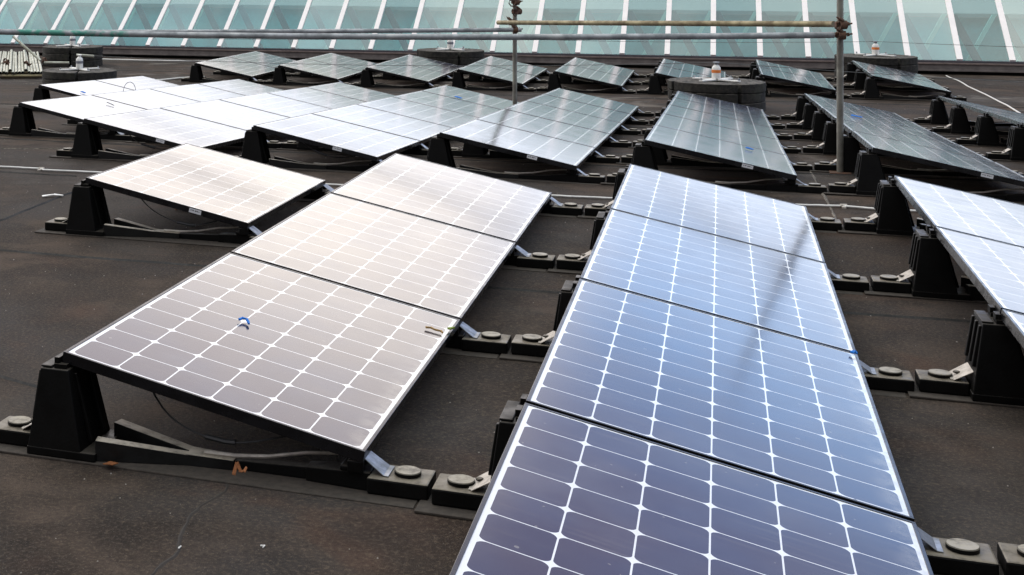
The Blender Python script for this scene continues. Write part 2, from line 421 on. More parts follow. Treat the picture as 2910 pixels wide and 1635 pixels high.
def tag(o, label=None, cat=None, group=None, kind=None):
    for k, x in (('label', label), ('category', cat), ('group', group), ('kind', kind)):
        if x: o[k] = x
    return o
def empty(name, loc=(0, 0, 0), rz=0):
    o = bpy.data.objects.new(name, None); COL.objects.link(o); o.location = loc; o.rotation_euler = (0, 0, rz); o.empty_display_size = 0.1
    return o
def copy_tree(root):
    c = root.copy(); COL.objects.link(c)
    for ch in root.children:
        d = ch.copy(); COL.objects.link(d); d.parent = c
        for g in ch.children:
            e = g.copy(); COL.objects.link(e); e.parent = d
    return c

# ------------------------------------------------------------------ layout of the array (metres)
L, PC, TILT, XS = 1.67, 1.4433, 0.1996, 0.0017
XM, YM, XF, YF = -2.8672, 9.7684, -4.7111, 16.3691
ZM = [-0.4153, -0.3453, -0.2678, -0.1916, -0.1154, -0.0403]      # low-edge heights at the row boundaries, far to near
ZF = [-0.4650, -0.4618, -0.4585]
CT, ST = math.cos(TILT), math.sin(TILT)
HL = 0.13                                                       # low panel edge above the roof
ky = [-60, -5.01, 0] + [YM-j*L for j in (5, 4, 3, 2, 1, 0)] + [YF-2*L, YF, 90]
kz = [0, 0, 0] + ZM[::-1] + [ZF[2], ZF[0], ZF[0]]
def interp(x, a, b):
    if x <= a[0]: return b[0]
    for i in range(len(a)-1):
        if x <= a[i+1]: return b[i] + (b[i+1]-b[i])*(x-a[i])/(a[i+1]-a[i])
    return b[-1]
def sm(t): t = max(0, min(1, t)); return t*t*(3-2*t)
def gz(x, y):
    x0 = interp(y, [0, 1.4, YM, 13.0], [0, XM, XM, XF])
    c = max(0, min(8, (x-x0)/PC))
    c = c if c < 6 else 6+(c-6)*0.5
    z = interp(y, ky, kz) - HL + XS*c*c
    f = sm((y-16.3)/2.6)
    return z*(1-f) + (-0.612+0.0055*max(-20, min(20, x)))*f

# ------------------------------------------------------------------ roof sheet
ys = [-60, -40, -25, -15] + [-10+0.5*i for i in range(66)] + [26, 30, 40, 60, 90]
xs = [-60, -40, -28, -20] + [-15+0.75*i for i in range(41)] + [18, 24, 40, 60]
mb = MB()
vs = [(a, b, gz(a, b)) for b in ys for a in xs]; nx = len(xs)
mb.add(vs, [(j*nx+i, j*nx+i+1, (j+1)*nx+i+1, (j+1)*nx+i) for j in range(len(ys)-1) for i in range(nx-1)])
roof = mb.build('roof_surface', ROOF, smooth=True); tag(roof, 'dark brown mineral felt flat roof', 'roof', kind='structure')

def strip_on_roof(name, pts, w, h, mat, wob=0.0, step=0.12, lift=0.0):
    """thin welded lap following the roof"""
    out = []
    for (a, b) in zip(pts[:-1], pts[1:]):
        a, b = Vector(a), Vector(b); n = max(2, int((b-a).length/step))
        for i in range(n): out.append(a.lerp(b, i/n))
    out.append(Vector(pts[-1])); q = MB(); rows = []
    rnd = random.Random(len(name)+int(abs(pts[0][0])*100))
    off = 0
    for i, p in enumerate(out):
        d = (out[min(i+1, len(out)-1)]-out[max(i-1, 0)]).normalized(); nrm = Vector((-d.y, d.x))
        off = off*0.85 + rnd.uniform(-wob, wob); c = p + nrm*off; ww = w*rnd.uniform(0.6, 1.3)
        l, r = c+nrm*ww/2, c-nrm*ww/2
        rows.append([(l.x, l.y, gz(l.x, l.y)-0.002+lift), (c.x, c.y, gz(c.x, c.y)+h+lift), (r.x, r.y, gz(r.x, r.y)-0.002+lift)])
    vs = [p for r in rows for p in r]
    q.add(vs, [(i*3+k, i*3+k+1, i*3+k+4, i*3+k+3) for i in range(len(rows)-1) for k in (0, 1)])
    o = q.build(name, mat); tag(o, kind='structure'); o['label'] = 'welded lap between two sheets of roofing felt'
    return o
SEAMS = [  # cross laps and long laps, from the photograph's visible lines
    ([(-6, -2.30), (0.2, -2.23), (2.4, -2.19), (6.5, -2.10)], 0.030, SEAM),
    ([(-8, 14.9), (-2, 15.1)], 0.03, SEAM),
    ([(-9, 2.9), (-2.2, 2.75), (6, 2.85)], 0.018, SEAM),
    ([(1.99, -4.95), (2.03, -5.12), (2.00, -5.35), (2.05, -5.6), (2.02, -5.9), (2.06, -6.3)], 0.026, SOFT),
    ([(-0.72, -1.9), (-0.66, -1.43), (-0.70, -0.48), (-0.60, 0.5)], 0.022, SEAM),
    ([(4.05, 3.4), (4.05, 0.2)], 0.020, PSEAM),
    ([(-2.6, 1.75), (-1.7, 2.25)], 0.02, PSEAM),
    ([(-9, 0.35), (-1.0, 0.36)], 0.020, SEAM),
    ([(-0.3, -4.2), (0.75, -4.28), (1.1, -4.4)], 0.022, SEAM),
    ([(-8, 7.5), (6, 7.6)], 0.02, SEAM),
    ([(-9, 12.2), (9, 12.35)], 0.025, SEAM),
    ([(8.3, 19), (7.9, 9), (7.7, 2)], 0.03, PSEAM),
    ([(-7.2, 11.6), (-6.0, 12.6), (-4.4, 13.6)], 0.03, PSEAM),
    ([(-12, 17.2), (9, 17.8)], 0.03, SEAM),
    ([(-6.0, 3.2), (-3.4, 3.3)], 0.02, SEAM),
]
for i, (pts, w, mt) in enumerate(SEAMS): strip_on_roof('felt_lap', pts, w, 0.008 if mt is not SOFT else 0.002, mt, wob=0.004 if mt is not SOFT else 0.007, step=0.12 if mt is not SOFT else 0.03)

# ------------------------------------------------------------------ solar panels
PL, PH = 1.648, 0.035
def frame_mesh():
    q = MB(); e = 0.011
    for a in ((0, 1, 0, e), (0, 1, PL-e, PL), (0, e, e, PL-e), (1-e, 1, e, PL-e)):
        q.box(a[0], a[1], a[2], a[3], -PH, 0)
    me = q.mesh('frame', FRAME, bevel=0.0012); return me
def back_mesh():
    q = MB(); q.box(0.011, 0.989, 0.011, PL-0.011, -0.010, -0.007); return q.mesh('backsheet', simple('dark_backsheet', (0.03, 0.03, 0.03), 0.7))
def glass_mesh():
    q = MB(); q.box(0.011, 0.989, 0.011, PL-0.011, -0.0065, -0.0018); return q.mesh('cell_sheet', PV)
fm, gm, bm_ = frame_mesh(), glass_mesh(), back_mesh()
q = MB(); q.box(-0.036, 0.036, -0.0012, 0, -0.0125, 0.0125); stm = q.mesh('sticker', STICK)
ORD = ['nearest', 'second', 'third', 'fourth', 'fifth']
def panel(x0, yn, yf, zn, zf, label, group, first=[None], lift=0.0):
    """near-left (high) corner at x0, yn; zn/zf low-edge heights at the near and far ends"""
    nl = Vector((x0, yn, zn+ST)); fl = Vector((x0, yf, zf+ST)); nr = Vector((x0+CT, yn, zn))
    ey = (fl-nl).normalized(); ex = (nr-nl).normalized(); ez = ex.cross(ey).normalized(); ex = ey.cross(ez)
    rnd = random.Random(int(x0*91+yn*37)); wob = [rnd.gauss(0, 0.0006) for _ in range(2)]
    mw = Matrix((ex, ey, ez)).transposed().to_4x4(); mw.translation = nl + ey*((yf-yn)-PL)/2
    cen = Matrix.Translation((0, PL/2, 0))
    mw = mw @ cen @ Matrix.Rotation(wob[0]+lift, 4, 'X') @ cen.inverted() @ Matrix.Rotation(wob[1], 4, 'Y')
    if first[0] is None:
        r = empty('solar_panel'); first[0] = r
        link('frame', fm, r); link('cell_sheet', gm, r); link('backsheet', bm_, r)
    else: r = copy_tree(first[0])
    r.matrix_world = mw
    return tag(r, label, 'solar panel', group)
BN = {'D': 'front block', 'M': 'middle block', 'F': 'back row'}
DN = ['lone panel at the left of the front block', 'pale three-panel column of the front block', 'blue four-panel column of the front block', 'column of the front block cut by the right picture edge']
panels = []; stick = []
GR = {'D': 'solar panels of the front block', 'M': 'solar panels of the middle block', 'F': 'solar panels of the back row by the skylight'}
# front block: columns of 1, 3, 4, 4 panels counted from their shared far edge
for c, n in enumerate((1, 3, 4, 4)):
    for k in range(n):                                   # k = 0 is the far panel
        yf, yn = -k*L, -(k+1)*L
        o = ORD[n-1-k]
        if c == 0: lab = 'single pale panel alone at the left end of the front block'
        else:
            extra = {(1, 2): ', with a scrap of blue tape on it', (2, 3): ', cut by the bottom picture edge'}.get((c, k), '')
            lab = '%s panel of the %s%s' % (o, ['', 'pale three-panel column left of centre in front', 'blue-reflecting column at front centre', 'white column cut off at the right in front'][c], extra)
            if len(lab.split()) > 16: lab = '%s panel of the %s' % (o, ['', 'pale three-panel column left of centre in front', 'blue-reflecting column at front centre', 'white column cut off at the right in front'][c])
        zz = XS*c*c
        p = panel(c*PC, yn, yf, zz, zz, lab, GR['D']); panels.append(p)
        if c == 0: stick.append(p)
CNAME = {-1: 'two-panel column at the far left', 0: 'four-panel column second from the left', 1: 'third column from the left', 2: 'fourth column from the left', 3: 'fifth column from the left, left of the green-reflecting one',
         4: 'green column left of the right scaffold pole', 5: 'dark column right of the right scaffold pole', 6: 'last column at the right edge'}
CNAME[3] = 'fifth column right of the thin scaffold pole'
MN = {-1: (0, 2), 0: (0, 4)}
for c in range(-1, 7):
    j0, j1 = MN.get(c, (0, 5))
    for j in range(j1-1, j0-1, -1):                      # near to far
        lab = '%s panel of the middle block, %s' % (ORD[j1-1-j], CNAME[c])
        zz = XS*c*c
        p = panel(XM+c*PC, YM-(j+1)*L, YM-j*L, ZM[j+1]+zz, ZM[j]+zz, lab, GR['M'], lift=0.003 if c >= 5 else 0); panels.append(p)
        if c >= 1 and j == j1-1: stick.append(p)
FN = ['first', 'second', 'third', 'fourth', 'fifth', 'sixth', 'seventh', 'eighth']
for c in range(8):
    for j in (1, 0):
        zz = XS*c*c
        lab = '%s panel of the %s pair from the left, back row by the skylight' % ('near' if j == 1 else 'far', FN[c])
        panels.append(panel(XF+c*PC, YF-(j+1)*L, YF-j*L, ZF[j+1]+zz, ZF[j]+zz, lab, GR['F'], lift=0.0))
for p in stick:
    s_ = link('sticker', stm, p); s_.location = (0.685, 0, -0.0175); s_['label'] = 'small white rating sticker on the black frame'

# ------------------------------------------------------------------ mounting supports
def support_parts(root):
    # footing plate: low sprawling base with two splayed bars that meet and run on to the low foot
    q = MB()
    def bar(a, b, w0, w1, z0, z1, bz=0.008):
        a, b = Vector(a), Vector(b); d = (b-a).normalized(); n = Vector((-d.y, d.x))
        l0, r0, l1, r1 = a+n*w0/2, a-n*w0/2, b+n*w1/2, b-n*w1/2
        q.hexa([(r0.x, r0.y, bz), (r1.x, r1.y, bz), (l1.x, l1.y, bz), (l0.x, l0.y, bz)],
               [(r0.x, r0.y, z0), (r1.x, r1.y, z1), (l1.x, l1.y, z1), (l0.x, l0.y, z0)])
    bar((0.55, 0), (0.80, 0), 0.034, 0.034, 0.036, 0.045)
    bar((0.79, 0), (0.99, 0), 0.060, 0.095, 0.050, 0.062)
    q.build('spine_rail', PLASTD, root, bevel=0.003)
    q = MB(); q.box(-0.102, 0.135, -0.121, 0.121, 0.008, 0.034)
    q.build('base_rail', PLASTD, root, bevel=0.003)
    for yy, zz in ((-1, 0.085), (1, 0.090)):
        q = MB(); bar((0.125, 0.085*yy), (0.42, 0.018*yy), 0.044, 0.036, zz-0.012, 0.040); q.build('splayed_brace', BRACE, root, bevel=0.002)
    q = MB(); bar((0.405, 0), (0.56, 0), 0.076, 0.058, 0.043, 0.039); q.build('joint_plate', BRACE, root, bevel=0.002)
    q = MB(); q.tube([(0.46, -0.010, 0.047), (0.56, -0.004, 0.046), (0.66, 0.004, 0.054), (0.78, 0.012, 0.078), (0.90, 0.02, 0.088)], [0.008, 0.007, 0.006, 0.005, 0.005], 6); q.build('tie_rod', ALU, root, smooth=True)
    # tower under the high edge: tapered, ribbed, with a top lug
    q = MB()
    q.hexa([(-0.100, -0.120, 0.03), (0.085, -0.120, 0.03), (0.085, 0.120, 0.03), (-0.100, 0.120, 0.03)],
           [(-0.066, -0.095, 0.278), (0.030, -0.095, 0.278), (0.030, 0.095, 0.278), (-0.066, 0.095, 0.278)])
    for yy in (-0.05, 0.05):
        q.hexa([(0.083, yy-0.006, 0.05), (0.099, yy-0.006, 0.05), (0.099, yy+0.006, 0.05), (0.083, yy+0.006, 0.05)],
               [(0.030, yy-0.006, 0.260), (0.042, yy-0.006, 0.260), (0.042, yy+0.006, 0.260), (0.030, yy+0.006, 0.260)])
    for yy in (-0.075, 0.0, 0.075):
        q.hexa([(-0.099, yy-0.012, 0.12), (-0.085, yy-0.012, 0.12), (-0.085, yy+0.012, 0.12), (-0.099, yy+0.012, 0.12)],
               [(-0.076, yy-0.009, 0.268), (-0.064, yy-0.009, 0.268), (-0.064, yy+0.009, 0.268), (-0.076, yy+0.009, 0.268)])
    q.box(-0.068, -0.030, -0.088, 0.088, 0.279, 0.286)
    q.build('tower', PLASTD, root, bevel=0.004)
    for yy in (-0.055, 0.055):
        q = MB()
        q.box(-0.022, 0.020, yy-0.03, yy+0.03, 0.2785, 0.2925)
        q.box(-0.024, -0.008, yy-0.024, yy+0.024, 0.291, 0.312)
        q.build('top_clamp', PLASTD, root)
    # left-hand foot block
    for nm, x0, x1, cx in (('foot_block', -0.262, -0.102, -0.188), ('foot_block', 0.985, 1.166, 1.094)):
        q = MB(); q.box(x0, x1, -0.068, 0.068, 0.008, 0.056)
        f = q.build('foot_block', PLAST, root, bevel=0.006)
        q = MB(); q.lathe([(0.036, 0), (0.0395, 0.002), (0.0395, 0.011), (0.037, 0.0135)], 24, (cx, 0, 0.0565))
        q.build('disc', DISC, f, smooth=True)
    # sloping straps: left one climbs to the tower, right one to the low panel edge
    def strap(pts, w, t, name, mat, hole=True):
        q = MB()
        for (a, b), (w0, w1) in zip(zip(pts[:-1], pts[1:]), w):
            d = (Vector((b[0], 0, b[1]))-Vector((a[0], 0, a[1]))).normalized(); n = Vector((-d.z, 0, d.x))*t
            if n.z < 0: n = -n
            q.hexa([(a[0], -w0/2, a[1]), (b[0], -w1/2, b[1]), (b[0], w1/2, b[1]), (a[0], w0/2, a[1])],
                   [(a[0]+n.x, -w0/2, a[1]+n.z), (b[0]+n.x, -w1/2, b[1]+n.z), (b[0]+n.x, w1/2, b[1]+n.z), (a[0]+n.x, w0/2, a[1]+n.z)])
        if hole:
            m = (pts[-2][0]*0.62+pts[-1][0]*0.38, pts[-2][1]*0.62+pts[-1][1]*0.38)
        return q.build(name, mat, root, bevel=0.0012)
    strap([(-0.160, 0.0575), (-0.150, 0.058), (-0.082, 0.100)], [(0.09, 0.10), (0.115, 0.135)], 0.003, 'strap', ALU)
    strap([(1.045, 0.057), (1.030, 0.058), (0.972, 0.098)], [(0.09, 0.09), (0.09, 0.075)], 0.003, 'bracket', BRACK)
    q = MB(); q.lathe([(0.0115, 0), (0.0125, 0.004), (0.009, 0.007)], 10, (-0.135, 0, 0.073)); q.build('bolt_head', PLAST, root)
    q = MB()
    q.box(0.925, 0.972, -0.062, -0.034, 0.062, 0.098); q.box(0.925, 0.972, 0.034, 0.062, 0.062, 0.098)
    q.box(0.90, 0.945, -0.05, 0.05, 0.060, 0.076)
    q.build('low_clamp', PLASTD, root, bevel=0.004)
    q = MB(); q.box(-0.30, 1.135, -0.125, 0.125, 0.0, 0.0075); 
    q.build('rubber_mat', MAT, root, bevel=0.002)
    return root
proto = support_parts(empty('mounting_support'))
used = [False]
GS = {'D': 'panel supports of the front block', 'M': 'panel supports of the middle block', 'F': 'panel supports of the back row'}
def place_support(x, y, zlow, slope, label, group):
    o = proto if not used[0] else copy_tree(proto); used[0] = True
    o.location = (x, y, zlow-HL); o.rotation_euler = (slope, 0, 0)
    tag(o, label, 'panel support', group)
CS = {('D', 0): 'lone left panel in front', ('D', 1): 'pale front column left of centre', ('D', 2): 'blue front column at centre', ('D', 3): 'white front column at the right edge'}
for c, n in enumerate((1, 3, 4, 4)):
    for j in range(n+1):
        y = -j*L + (0.045 if 0 < j < n else (-0.015 if j == 0 else 0.075))
        pos = 'at the near end of' if j == n else ('at the far end of' if j == 0 else 'under the %s joint of' % ['', 'nearest', 'second', 'third'][n-j])
        place_support(c*PC, y, XS*c*c, 0, 'black panel support %s the %s' % (pos, CS[('D', c)]), GS['D'])
CM = {-1: 'two-panel far-left column', 0: 'four-panel column', 1: 'third column from left', 2: 'fourth column from left', 3: 'fifth column from left', 4: 'sixth column from left', 5: 'seventh column', 6: 'rightmost column'}
for c in range(-1, 7):
    j1 = MN.get(c, (0, 5))[1]
    for j in range(0, j1+1):
        y = YM-j*L + (0.03 if 0 < j < j1 else (-0.10 if j == 0 else 0.10))
        pos = 'at the near end' if j == j1 else ('at the far end' if j == 0 else 'under the %s joint' % ['', 'nearest', 'second', 'third', 'fourth'][j1-j])
        zl = interp(y, ky, kz) + XS*c*c
        place_support(XM+c*PC, y, zl, -0.045, 'black support %s, middle block %s' % (pos, CM[c]), GS['M'])
for c in range(8):
    for j in range(3):
        y = YF-j*L + (0.03 if j == 1 else (-0.10 if j == 0 else 0.10))
        pos = ['at the far end', 'under the joint', 'at the near end'][j]
        place_support(XF+c*PC, y, interp(y, ky, kz)+XS*c*c, -0.002, 'black support %s of the %s pair from left, back row' % (pos, FN[c]), GS['F'])

# ------------------------------------------------------------------ skylight
def skylight():
    r = empty('glass_skylight', (0, 19.2, 0)); tag(r, 'long sloping glass skylight with white glazing bars across the top of the picture', 'skylight')
    sl = 0.0052; th = math.radians(35.8); top = SKY_TOP
    zb = lambda x: -0.360 + sl*x
    rise = (top+0.36); run = rise/math.tan(th)
    x0, pitch = -11.293-0.8095*8, 0.8095; n = 40
    for k in range(n):
        x = x0 + k*pitch
        q = MB(); w = 0.048
        a, b = zb(x), top
        nrm = Vector((0, -math.sin(th), math.cos(th)))
        def P(dx, t, h): return (x+dx, run*t + nrm.y*h, a+(b-a)*t + nrm.z*h)
        q.hexa([P(-w, 0, -0.03), P(w, 0, -0.03), P(w, 1, -0.03), P(-w, 1, -0.03)], [P(-w, 0, 0.028), P(w, 0, 0.028), P(w, 1, 0.028), P(-w, 1, 0.028)])
        q.build('glazing_bar', MULL, r, bevel=0.004)
        if k < n-1:
            q = MB(); xa, xb = x+w-0.012, x+pitch-w+0.012
            q.add([(xa, 0.0, zb(xa)), (xb, 0.0, zb(xb)), (xb, run, top), (xa, run, top)], [(0, 1, 2, 3)])
            q.build('glass_pane', GLASS, r)
    xa, xb = x0-0.1, x0+(n-1)*pitch+0.1
    def longbox(name, y0, y1, z0, z1, mat, bev=0.004, slope=True):
        q = MB(); s = sl if slope else 0
        q.hexa([(xa, y0, z0+s*xa), (xb, y0, z0+s*xb), (xb, y1, z0+s*xb), (xa, y1, z0+s*xa)],
               [(xa, y0, z1+s*xa), (xb, y0, z1+s*xb), (xb, y1, z1+s*xb), (xa, y1, z1+s*xa)])
        return q.build(name, mat, r, bevel=bev)
    longbox('sill_trim', -0.060, 0.03, -0.400, -0.366, TRIM)
    longbox('sill_flashing', -0.085, 0.0, -0.432, -0.4025, simple('reddish_flashing', (0.22, 0.17, 0.155), 0.5, 0.3, 8))
    longbox('curb', -0.065, 0.12, -0.540, -0.4345, CURB)
    longbox('curb_drip', -0.090, -0.062, -0.552, -0.5215, CURB, 0.003)
    longbox('curb_plinth', 0.05, 0.20, -0.85, -0.542, simple('shadow_black_plinth', (0.008, 0.008, 0.008), 0.9), 0)  # recess coloured black to paint in the shadow under the curb
    q = MB(); q.box(xa, xb, run-0.06, run+0.06, top-0.02, top+0.04); q.build('ridge_cap', MULL, r, bevel=0.01)
    # far slope and what is seen through the glass
    q = MB(); q.add([(xa, 2*run+1.2, -0.6), (xb, 2*run+1.2, -0.6), (xb, run+0.02, top), (xa, run+0.02, top)], [(0, 1, 2, 3)]); q.build('far_slope', BACKPANE, r)
    q = MB(); q.box(xa, xb, 0.25, 2*run+1.1, -0.62, -0.60); q.build('atrium_floor', INNER, r)
    q = MB(); q.box(xa, xb, 1.95, 2.00, -0.58, 0.40); q.build('atrium_teal_wall', INTEAL, r)
    q = MB(); q.box(xa, xb, 1.80, 1.94, 0.36, 0.44); q.build('atrium_beam', STRUTD if False else INNER, r)
    for k in range(n-1):
        x = x0 + (k+0.5)*pitch
        for d, mt, nm in ((-1, STRUTD, 'truss_brace'), (1, STRUTL, 'truss_brace')):
            q = MB(); yy, hw = (1.25, 0.075) if d < 0 else (1.45, 0.04)
            xt, xbm = x+d*0.36, x-d*0.13
            q.hexa([(xbm-hw, yy, -0.55), (xbm+hw, yy, -0.55), (xbm+hw, yy+0.05, -0.55), (xbm-hw, yy+0.05, -0.55)],
                   [(xt-hw, yy, 0.44), (xt+hw, yy, 0.44), (xt+hw, yy+0.05, 0.44), (xt-hw, yy+0.05, 0.44)])
            q.build(nm, mt, r)
SKY_TOP = 1.45
skylight()

# ------------------------------------------------------------------ round concrete ballast stacks with anchor posts
def ballast(x, y, R, layers, rot, label, band, postlabel, post=True, h=0.125):
    z = gz(x, y)
    r = empty('ballast_stack', (x, y, z), rot); tag(r, label, 'ballast blocks', 'round concrete ballast stacks')
    for l in range(layers):
        for s in range(4):
            a0 = math.radians(90*s+2.2); a1 = math.radians(90*s+87.8); n = 9; q = MB(); ri = R*0.30
            rnd = random.Random(l*7+s+int(x*10)); rr = R*rnd.uniform(0.985, 1.01)
            bot = []; 
            for k in range(n+1):
                a = a0+(a1-a0)*k/n; bot.append((rr*math.cos(a), rr*math.sin(a)))
            inn = [(ri*math.cos(a0+(a1-a0)*k/n), ri*math.sin(a0+(a1-a0)*k/n)) for k in range(n, -1, -1)]
            ring = bot+inn; m_ = len(ring); z0, z1 = l*h+0.002, (l+1)*h-0.006
            q.add([(a, b, z0) for a, b in ring]+[(a, b, z1) for a, b in ring],
                  [tuple(range(m_))[::-1], tuple(range(m_, 2*m_))]+[(i, (i+1) % m_, m_+(i+1) % m_, m_+i) for i in range(m_)])
            q.build('ballast_segment', CONC, r, bevel=0.010)
    if not post: return
    t = layers*h
    p = empty('anchor_post', (x, y, z+t), rot+0.5); tag(p, postlabel, 'anchor post', 'bottle-shaped anchor posts on the ballast stacks')
    q = MB(); q.box(-0.34, 0.34, -0.03, 0.03, 0.0, 0.018); q.box(-0.03, 0.03, -0.34, -0.031, 0.0, 0.018); q.box(-0.03, 0.03, 0.031, 0.34, 0.0, 0.018)
    q.build('cross_base', WHITEP, p, bevel=0.003)
    q = MB()
    for a in (-0.33, 0.33): q.lathe([(0.012, 0.018), (0.012, 0.045)], 8, (a, 0, 0)); q.lathe([(0.012, 0.018), (0.012, 0.045)], 8, (0, a, 0))
    q.build('base_bolt', BRACK, p)
    q = MB(); q.lathe([(0.056, 0.018), (0.058, 0.03), (0.056, 0.10), (0.0562, 0.150), (0.052, 0.172), (0.040, 0.190), (0.026, 0.203), (0.024, 0.205)], 22)
    q.build('post_body', WHITEP, p, smooth=True)
    q = MB(); q.lathe([(0.0575, 0.100), (0.0590, 0.101), (0.0590, 0.139), (0.0575, 0.140)], 22); q.build('band', band, p, smooth=True)
    q = MB(); q.lathe([(0.024, 0.2055), (0.024, 0.225), (0.042, 0.230), (0.044, 0.240), (0.020, 0.244)], 16); q.build('cap', BRACK if band is ORANGE else WHITEP, p, smooth=True)
ballast(3.35, 11.05, 0.61, 3, math.radians(28), 'three-layer round black concrete stack behind the green-reflecting column', ORANGE, 'white bottle-shaped anchor post with orange band on the nearest ballast stack')
ballast(-6.21, 11.72, 0.60, 2, math.radians(20), 'two-layer round black concrete stack behind the far-left panels', GREYB, 'white anchor post with grey band on the two-layer stack at left')
ballast(-8.26, 15.85, 0.585, 3, math.radians(20), 'three-layer round black concrete stack right of the stacked tubes near the skylight', GREYB, 'white anchor post with grey band on the farthest stack at left')
ballast(-1.28, 17.45, 0.62, 3, math.radians(25), 'round black concrete stack behind the third pair of the back row', GREYB, 'white anchor post with grey band in front of the skylight centre')
ballast(5.86, 17.75, 0.64, 3, math.radians(28), 'round black concrete stack behind the rightmost pair of the back row', ORANGE, 'white anchor post with orange band near the skylight at right')

# lifelines strung between the anchor posts
def cable(name, a, b, sag, r, mat, label, cat, n=24):
    a, b = Vector(a), Vector(b); pts = []
    for i in range(n+1):
        t = i/n; p = a.lerp(b, t); p.z -= sag*4*t*(1-t); pts.append(p)
    q = MB(); q.tube(pts, r, 6); o = q.build(name, mat, smooth=True); return tag(o, label, cat)
def ptop(x, y, l): return (x, y, gz(x, y)+l*0.125+0.236)
cable('lifeline_wire', ptop(-6.21, 11.72, 2), ptop(3.35, 11.05, 3), 0.10, 0.004, WIRE, 'thin steel wire strung from the two-layer left stack to the nearest stack', 'wire')
cable('lifeline_wire', ptop(3.35, 11.05, 3), (12.5, 11.2, -0.12), 0.08, 0.004, WIRE, 'thin steel wire running right from the nearest orange-banded post', 'wire')
cable('lifeline_wire', ptop(-8.26, 15.85, 3), ptop(-1.28, 17.45, 3), 0.08, 0.004, WIRE, 'thin steel wire between the far left post and the post before the skylight centre', 'wire')
cable('lifeline_wire', ptop(-1.28, 17.45, 3), ptop(5.86, 17.75, 3), 0.05, 0.004, WIRE, 'thin steel wire crossing the skylight up to the far right orange-banded post', 'wire')
cable('lifeline_wire', ptop(5.86, 17.75, 3), (12.8, 18.2, 0.02), 0.05, 0.004, WIRE, 'thin steel wire leaving the far right orange-banded post to the right', 'wire')

# ------------------------------------------------------------------ scaffold poles, rails, couplers
R48 = 0.0242
def tube(name, pts, mat, label, cat, group=None, r=R48, seg=20):
    q = MB(); q.tube(pts, r, seg); o = q.build(name, mat, smooth=True); tag(o, label, cat, group); return o
P2 = Vector((4.262, 2.995, 0)); g2 = gz(P2.x, P2.y)
P1 = Vector((1.287, 6.895, 0)); g1 = gz(P1.x, P1.y)
tube('scaffold_pole', [(P2.x, P2.y, g2+0.012), (P2.x, P2.y, 1.85)], GALVD, 'thick upright scaffold pole at the right, standing between two panel columns', 'scaffold pole', 'upright scaffold poles')
tube('scaffold_pole', [(P1.x, P1.y, g1+0.012), (P1.x, P1.y, 1.24)], GALVD, 'thinner upright scaffold pole near the centre with three rusty couplers', 'scaffold pole', 'upright scaffold poles')
for P, g, lab in ((P2, g2, 'square steel base plate under the right-hand scaffold pole'), (P1, g1, 'square steel base plate under the centre scaffold pole')):
    q = MB(); q.box(P.x-0.075, P.x+0.075, P.y-0.075, P.y+0.075, g-0.004, g+0.010); o = q.build('base_plate', RUST, bevel=0.002); tag(o, lab, 'base plate')
# long galvanised rail with a slight sag, coupled to the front of the right pole
def lerp3(a, b, t, sag=0):
    p = Vector(a).lerp(Vector(b), t); p.z -= sag*4*t*(1-t); return p
FA = Vector((4.215, 2.955, 0.868)); FB = Vector((-2.95, 1.00, 0.875))
tube('guard_rail', [lerp3(FB, FA, i/16, 0.036) for i in range(17)], GALVG, 'long grey galvanised rail across the picture in front, ending at the right pole', 'scaffold tube', 'horizontal scaffold tubes')
TA = Vector((1.36, 6.86, 0.678)); TB = Vector((-5.3, 4.35, 0.655))
tube('guard_rail', [lerp3(TB, TA, i/12, 0.012) for i in range(13)], GALV, 'thinner grey rail behind the long one, ending at the centre pole', 'scaffold tube', 'horizontal scaffold tubes')
YA = Vector((1.12, 6.80, 0.755)); YB = Vector((4.222, 3.055, 0.948))
tube('guard_rail', [YA, YB], GALVY, 'yellow-brown lichen-covered rail running between the two upright poles', 'scaffold tube', 'horizontal scaffold tubes')

